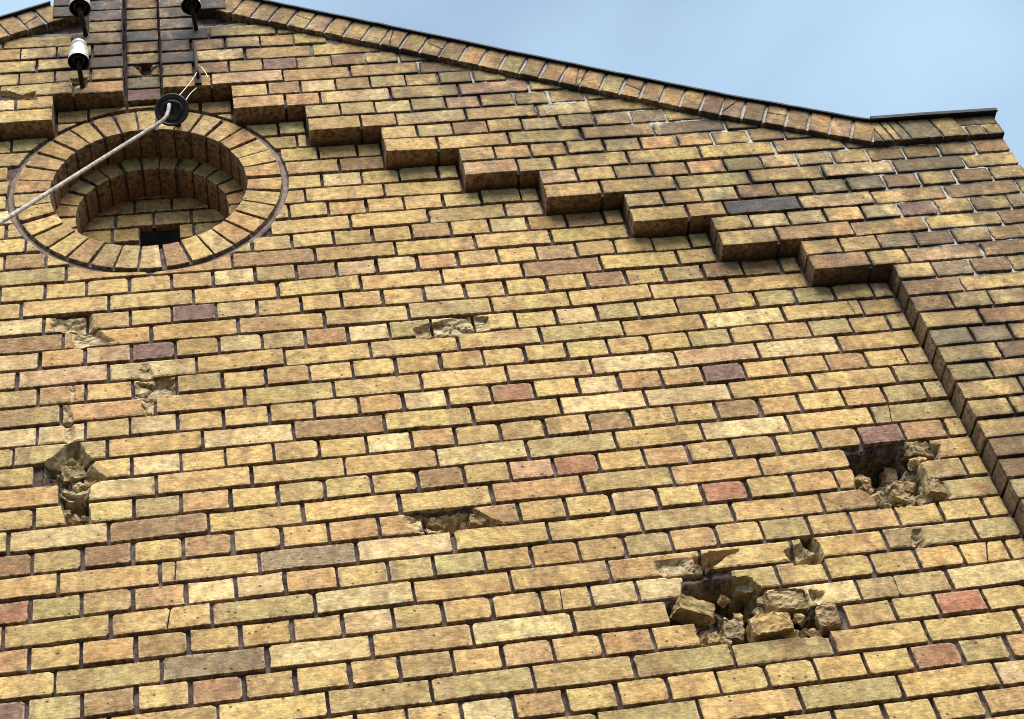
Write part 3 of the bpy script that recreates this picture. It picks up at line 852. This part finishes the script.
for b in B:
    what, g = make_mesh(b)
    if what == 'gone': continue
    cx, cz = b['c']
    amp = 1.0 if b['sect'] in ('field', 'frieze', 'strip') else .5
    yj = rng.uniform(-.0028, .0028) * amp
    rot = (rng.gauss(0, .008) * amp, rng.gauss(0, .0045) * amp, rng.gauss(0, .010) * amp)
    if b['own']:
        if what == 'pool': me = g[0]
        else: me = mesh_from(b['kind'], g[0], g[1], g[2], g[3])
        o = bpy.data.objects.new(b['kind'], me); col.objects.link(o)
        o.location = (cx, -b['d'] + yj, cz); o.rotation_euler = rot; o.color = (*b['col'], 1)
        o.parent = sect_parent[b['sect']]; n_own += 1
    else:
        if what == 'pool': g = g[1]
        S = stuff.setdefault(b['sect'], dict(V=[], F=[], E=[], C=[]))
        o = len(S['V'])
        S['V'] += [(v[0] + cx, v[1] - b['d'] + yj, v[2] + cz) for v in g[0]]
        S['F'] += [tuple(q + o for q in f) for f in g[1]]; S['E'] += list(g[2]); S['C'] += [(*b['col'], 1)] * len(g[0])
V, Fc, E, CC = [], [], [], []
for s in stuff.values():
    o = len(V); V += s['V']; Fc += [tuple(q + o for q in f) for f in s['F']]; E += s['E']; CC += s['C']
me = mesh_from('remaining_brickwork', V, Fc, E, None, M_BRICKS)
ca = me.color_attributes.new('bcol', 'FLOAT_COLOR', 'POINT'); ca.data.foreach_set('color', np.array(CC, np.float32).ravel())
o = bpy.data.objects.new('remaining_brickwork', me); col.objects.link(o); o.parent = wall; o['kind'] = 'stuff'
print('bricks', len(B), 'own', n_own, 'stuff tris', len(Fc))

# ------------------------------------------------------------------ rubble and broken bricks sitting in the holes
def chunk(px, py, w, h, dep, y, rot=(0, 0, 0), colr='tan', frac=.6, seed=1, boxy=.6, name='broken_brick'):
    """angular piece of broken brick: a block cut by a few rough planes"""
    r = random.Random(seed * 17 + 3); x, z = un(px, py, -y)
    w, h, dep = w * .9, h * .9, dep * .9
    bm = bmesh.new(); bmesh.ops.create_cube(bm, size=1.0)
    for v in bm.verts: v.co = Vector((v.co.x * w, v.co.y * dep, v.co.z * h))
    fl = bm.faces.layers.float.new('frac')
    for f in bm.faces: f[fl] = 0.05 if frac < .5 else .35
    for k2 in range(int(3 + 8 * (1 - boxy))):
        n = Vector((r.uniform(-1, 1), r.uniform(-1, .5), r.uniform(-1, 1))).normalized()
        sup = abs(n.x) * w / 2 + abs(n.y) * dep / 2 + abs(n.z) * h / 2
        res = bmesh.ops.bisect_plane(bm, geom=bm.verts[:] + bm.edges[:] + bm.faces[:], plane_co=n * sup * r.uniform(.55 + .25 * boxy, .93), plane_no=n, clear_outer=True)
        ed = [e for e in res['geom_cut'] if isinstance(e, bmesh.types.BMEdge)]
        if len(ed) > 2:
            nf = bmesh.ops.contextual_create(bm, geom=ed)['faces']
            for f in nf: f[fl] = .55
    bmesh.ops.triangulate(bm, faces=bm.faces[:])
    for q in range(3): bmesh.ops.subdivide_edges(bm, edges=[e for e in bm.edges if e.calc_length() > .008], cuts=1, use_grid_fill=True)
    bmesh.ops.triangulate(bm, faces=bm.faces[:])
    for v in bm.verts:
        p = v.co + Vector((seed * .37, 0, 0)); k3 = .0042 + .0025 * frac
        v.co += Vector((mn.noise(p * 70), mn.noise(p * 70 + Vector((9, 0, 0))), mn.noise(p * 70 + Vector((0, 9, 0))))) * k3 + Vector((mn.noise(p * 190), mn.noise(p * 190 + Vector((9, 0, 0))), mn.noise(p * 190 + Vector((0, 9, 0))))) * .0030
    me = bpy.data.meshes.new(name); bm.to_mesh(me); bm.free(); me.materials.append(M_BRICK)
    o = bpy.data.objects.new(name, me); col.objects.link(o); o.location = (x, y, z); o.rotation_euler = rot; o.color = (*PAL[colr], 1); o.parent = field
    return o
def zc(x, y): return 640 + x / 4.876, 530 + y / 4.876
chunk(*zc(255, 398), .108, .046, .07, .018, (.15, .26, .30), 'olive', .25, 11, .98)
chunk(*zc(705, 380), .13, .060, .09, .046, (.1, -.02, .15), 'olive', .75, 14, .75)
chunk(*zc(632, 492), .116, .064, .09, .026, (.05, -.02, -.05), 'tan', .2, 15, .95)
chunk(*zc(915, 455), .064, .070, .10, .035, (.1, .1, -.25), 'brown', .6, 17, .7)
chunk(*zc(445, 505), .060, .062, .07, .075, (.2, .15, .1), 'grey', .8, 18, .6)
chunk(*zc(515, 295), .075, .055, .08, .062, (.1, .2, -.3), 'grey', .8, 13, .6)
def zd(x, y): return 830 + x / 7.19, 430 + y / 7.19
chunk(*zd(640, 165), .110, .050, .06, .040, (.3, .12, .3), 'olive', .95, 34, .6)
chunk(*zd(755, 445), .075, .055, .06, .032, (.1, .2, .3), 'olive', .9, 35, .6)
chunk(*zd(420, 360), .040, .052, .06, .100, (.2, .2, .1), 'brown', .8, 32, .7)
chunk(*zd(500, 490), .060, .038, .05, .050, (.1, .4, .3), 'olive', 1, 36, .6)
def ze(x, y): return 30 + x / 6.54, 420 + y / 6.54
chunk(*ze(290, 375), .070, .045, .05, .050, (.2, -.2, .1), 'olive', 1, 42, .6)
chunk(*ze(245, 512), .040, .028, .05, .060, (.2, .1, .1), 'olive', 1, 44, .5)

rr_ = random.Random(5)
for fn, spots in ((zc, [(300,540),(360,545),(420,555),(560,545),(740,515),(800,510),(860,515),(330,440),(580,400),(610,350),(780,440),(470,430),(400,350)]),
                  (zd, [(260,440),(330,500),(400,540),(600,530),(680,520),(560,420),(470,420),(700,300),(620,240),(230,380)]),
                  (ze, [(230,640),(300,665),(370,655),(330,460),(410,420),(200,400),(260,300),(340,250)]),
                  (lambda a_, b_: (240 + a_ / 3.596, 400 + b_ / 3.596), [(700,450),(740,455),(780,440),(810,455),(850,440),(880,452),(760,425)])):
    for q, (a_, b_) in enumerate(spots):
        z_ = rr_.uniform(.020, .036)
        chunk(*fn(a_ + rr_.uniform(-8, 8), b_ + rr_.uniform(-6, 6)), z_ * rr_.uniform(1, 1.7), z_, z_ * 1.3, rr_.uniform(.030, .065), (rr_.uniform(-.6, .6), rr_.uniform(-.8, .8), rr_.uniform(-.6, .6)), rr_.choice(('olive', 'tan', 'grey', 'brown')), .9, 100 + q, .5, 'brick_fragment')

# ------------------------------------------------------------------ insulators, hooks and cable
def tube(name, P, rad, mat, parent=None, n=10, loc=(0, 0, 0), rads=None):
    V, Fc = [], []
    P = [Vector(p) for p in P]
    up = Vector((0, 0, 1))
    for i, p in enumerate(P):
        t = (P[min(i + 1, len(P) - 1)] - P[max(i - 1, 0)]).normalized()
        a = t.cross(up if abs(t.z) < .95 else Vector((1, 0, 0))).normalized(); b2 = t.cross(a)
        rr = rads[i] if rads else rad
        for k2 in range(n):
            an = 2 * math.pi * k2 / n; V.append(tuple(p + (a * math.cos(an) + b2 * math.sin(an)) * rr))
    for i in range(len(P) - 1):
        for k2 in range(n):
            j = (k2 + 1) % n; Fc.append((i * n + k2, i * n + j, (i + 1) * n + j, (i + 1) * n + k2))
    Fc.append(tuple(range(n))[::-1]); Fc.append(tuple((len(P) - 1) * n + k2 for k2 in range(n)))
    o = mesh_obj(name, V, Fc, mat, parent, loc)
    for f in o.data.polygons: f.use_smooth = True
    return o
def lathe(name, prof, mat, parent=None, n=32):
    V, Fc = [], []
    for rr, z in prof:
        for k2 in range(n):
            a = 2 * math.pi * k2 / n; V.append((rr * math.cos(a), rr * math.sin(a), z))
    for i in range(len(prof) - 1):
        for k2 in range(n):
            j = (k2 + 1) % n; Fc.append((i * n + k2, i * n + j, (i + 1) * n + j, (i + 1) * n + k2))
    o = mesh_obj(name, V, Fc, mat, parent)
    for f in o.data.polygons: f.use_smooth = True
    return o
def smooth_path(P, n=6):
    P = [Vector(p) for p in P]; out = []
    for i in range(len(P) - 1):
        p0, p1, p2, p3 = P[max(0, i - 1)], P[i], P[i + 1], P[min(len(P) - 1, i + 2)]
        for k2 in range(n):
            t = k2 / n
            out.append(.5 * ((2 * p1) + (p2 - p0) * t + (2 * p0 - 5 * p1 + 4 * p2 - p3) * t * t + (3 * p1 - p0 - 3 * p2 + p3) * t ** 3))
    return out + [P[-1]]
def insulator(wall_px, bell_px, d_wall, d_out, label, s=1.0):
    """bell on an upright hook let into the wall; wall_px: where the hook enters, bell_px: the middle of the bell's rim"""
    wx, wz = un(*wall_px, d_wall); bx, bz = un(*bell_px, d_out)
    root = bpy.data.objects.new('bell_insulator', None); col.objects.link(root); root.location = (wx, -d_wall, wz)
    tag(root, label, 'insulator', 'bell insulators on the gable')
    rx, ry, rz = bx - wx, -(d_out - d_wall), bz - wz
    tube('hook', smooth_path([(0, .06, -.004), (0, 0, 0), (rx * .5, ry * .75, -.004), (rx * .95, ry, .022), (rx, ry, rz * .6), (rx, ry, rz + .05)]), .0085 * s, M_IRON, root)
    outer = [(.012, .118), (.022, .116), (.027, .108), (.026, .098), (.021, .092), (.023, .086), (.031, .076), (.034, .055), (.0355, .02), (.037, .002), (.037, -.002)]
    sh = lathe('bell', [(r_ * s, z * s) for r_, z in outer], M_PORC, root); sh.location = (rx, ry, rz)
    inner = [(.0368, -.0025), (.0325, -.0015), (.0315, .03), (.022, .034), (.021, .004), (.015, .004), (.0145, .04), (.006, .045)]
    iv = lathe('bell_inside_shade', [(r_ * s, z * s) for r_, z in inner], M_DARKPORC_SHADE, root); iv.location = (rx, ry, rz)  # near-black lining paints in the shadow inside the bell
    top = lathe('cap', [(.0, .121 * s), (.012 * s, .1195 * s), (.0135 * s, .117 * s)], M_PORC, root, 16); top.location = (rx, ry, rz)
    return root
insulator((82.5, 86), (78.5, 61.5), DP, .16, 'white bell insulator with shade painted dark inside the rim above the frieze ledge left of the slot')
insulator((86, 36), (80, 8), DP, .16, 'bell insulator on a dark hook above the lower white insulator', 1.05)
insulator((196, 29), (191, 6), DP, .16, 'dark bell insulator on a hook right of the narrow slot', 1.0)
# iron hook without a bell, carrying the wires
hx_, hz_ = un(198, 80, DP)
hk = bpy.data.objects.new('iron_wall_hook', None); col.objects.link(hk); hk.location = (hx_, -DP, hz_)
tag(hk, 'thin rusty iron hook beside the slot above the black cable entry', 'hook')
ex, ez = un(194.5, 45, DP + .02)
tube('shank', smooth_path([(.004, .06, 0), (.002, 0, 0), (0, -.03, .008), ((ex - hx_) * .6, -.026, (ez - hz_) * .5), (ex - hx_, -.02, ez - hz_)]), .006, M_IRON, hk, rads=None)
V, Fc, box = core(); box(-.012, .012, -.012, .0, -.035, .03)
mesh_obj('base_plate', V, Fc, M_IRON, hk)

# black cable entry: domed porcelain disc facing down and out, with the cable leaving its middle
ENT_D = .15
cx_, cz_ = un(172, 110, ENT_D)
ent = bpy.data.objects.new('cable_entry', None); col.objects.link(ent); ent.location = (cx_, -ENT_D, cz_)
tag(ent, 'round black glazed cable entry bell at the top of the round window', 'cable entry')
aim = Vector((-.12, -.80, -.60)).normalized()
q = aim.to_track_quat('Z', 'Y')
d1 = lathe('bell', [(.0, -.075), (.022, -.072), (.034, -.055), (.045, -.025), (.056, -.004), (.0585, .002), (.057, .0055), (.050, .004), (.047, -.002), (.036, -.003), (.034, .004), (.030, .005), (.028, -.004), (.014, -.006), (.0, -.006)], M_DARKPORC_SHADE, ent, 40)
d1.rotation_mode = 'QUATERNION'; d1.rotation_quaternion = q
tube('bracket', smooth_path([(.012, ENT_D + .03, .115), (.012, ENT_D - DP - .005, .115), (.010, .070, .095), (0, .045, .035)]), .010, M_IRON, ent)
# cable from the entry out over the yard to the left
def at(px, py, d): x, z = un(px, py, d); return Vector((x, -d, z))
P = [at(170, 106, ENT_D), at(169, 105, ENT_D + .03), at(168.2, 111, ENT_D + .045), at(164, 119, ENT_D + .055), at(152, 127.5, ENT_D + .075), at(100, 160, ENT_D + .20), at(50, 191.5, ENT_D + .32), at(-2, 224, ENT_D + .45)]
dirv = (P[-1] - P[-2]).normalized()
P += [P[-1] + dirv * 1.5 + Vector((0, 0, .0)), P[-1] + dirv * 5 + Vector((0, 0, .15)), P[-1] + dirv * 12 + Vector((0, 0, 1.6))]
cb = tube('overhead_cable', smooth_path(P, 8), .0064, M_CABLE, None, 12)
tag(cb, 'pale thick cable running from the black entry bell across the round window', 'cable')
def wire(pts, label):
    o = tube('tie_wire', smooth_path(pts, 5), .0017, M_WIRE, None, 6); tag(o, label, 'wire'); return o
wire([at(197, 72, DP + .03), at(190, 83, .11), at(177, 98, ENT_D + .01)], 'thin bare wire from the iron hook down to the black cable entry')
wire([at(196.5, 88, DP + .01), at(190, 94, .10), at(184, 103, ENT_D)], 'short bare wire end standing off the right rim of the black cable entry')
wire([at(198, 65, DP + .03), at(203, 69, .09), at(208.5, 78, .09)], 'short curled bare wire hanging from the iron hook')

# ------------------------------------------------------------------ ground
g = mesh_obj('ground', [(-3000, -3000, 0), (3000, -3000, 0), (3000, 3000, 0), (-3000, 3000, 0)], [(0, 1, 2, 3)], M_GROUND)
g['kind'] = 'structure'

scene.render.engine = 'CYCLES'
scene.cycles.filter_width = 1.0
scene.cycles.diffuse_bounces = 1
scene.render.resolution_x = 1024; scene.render.resolution_y = 719
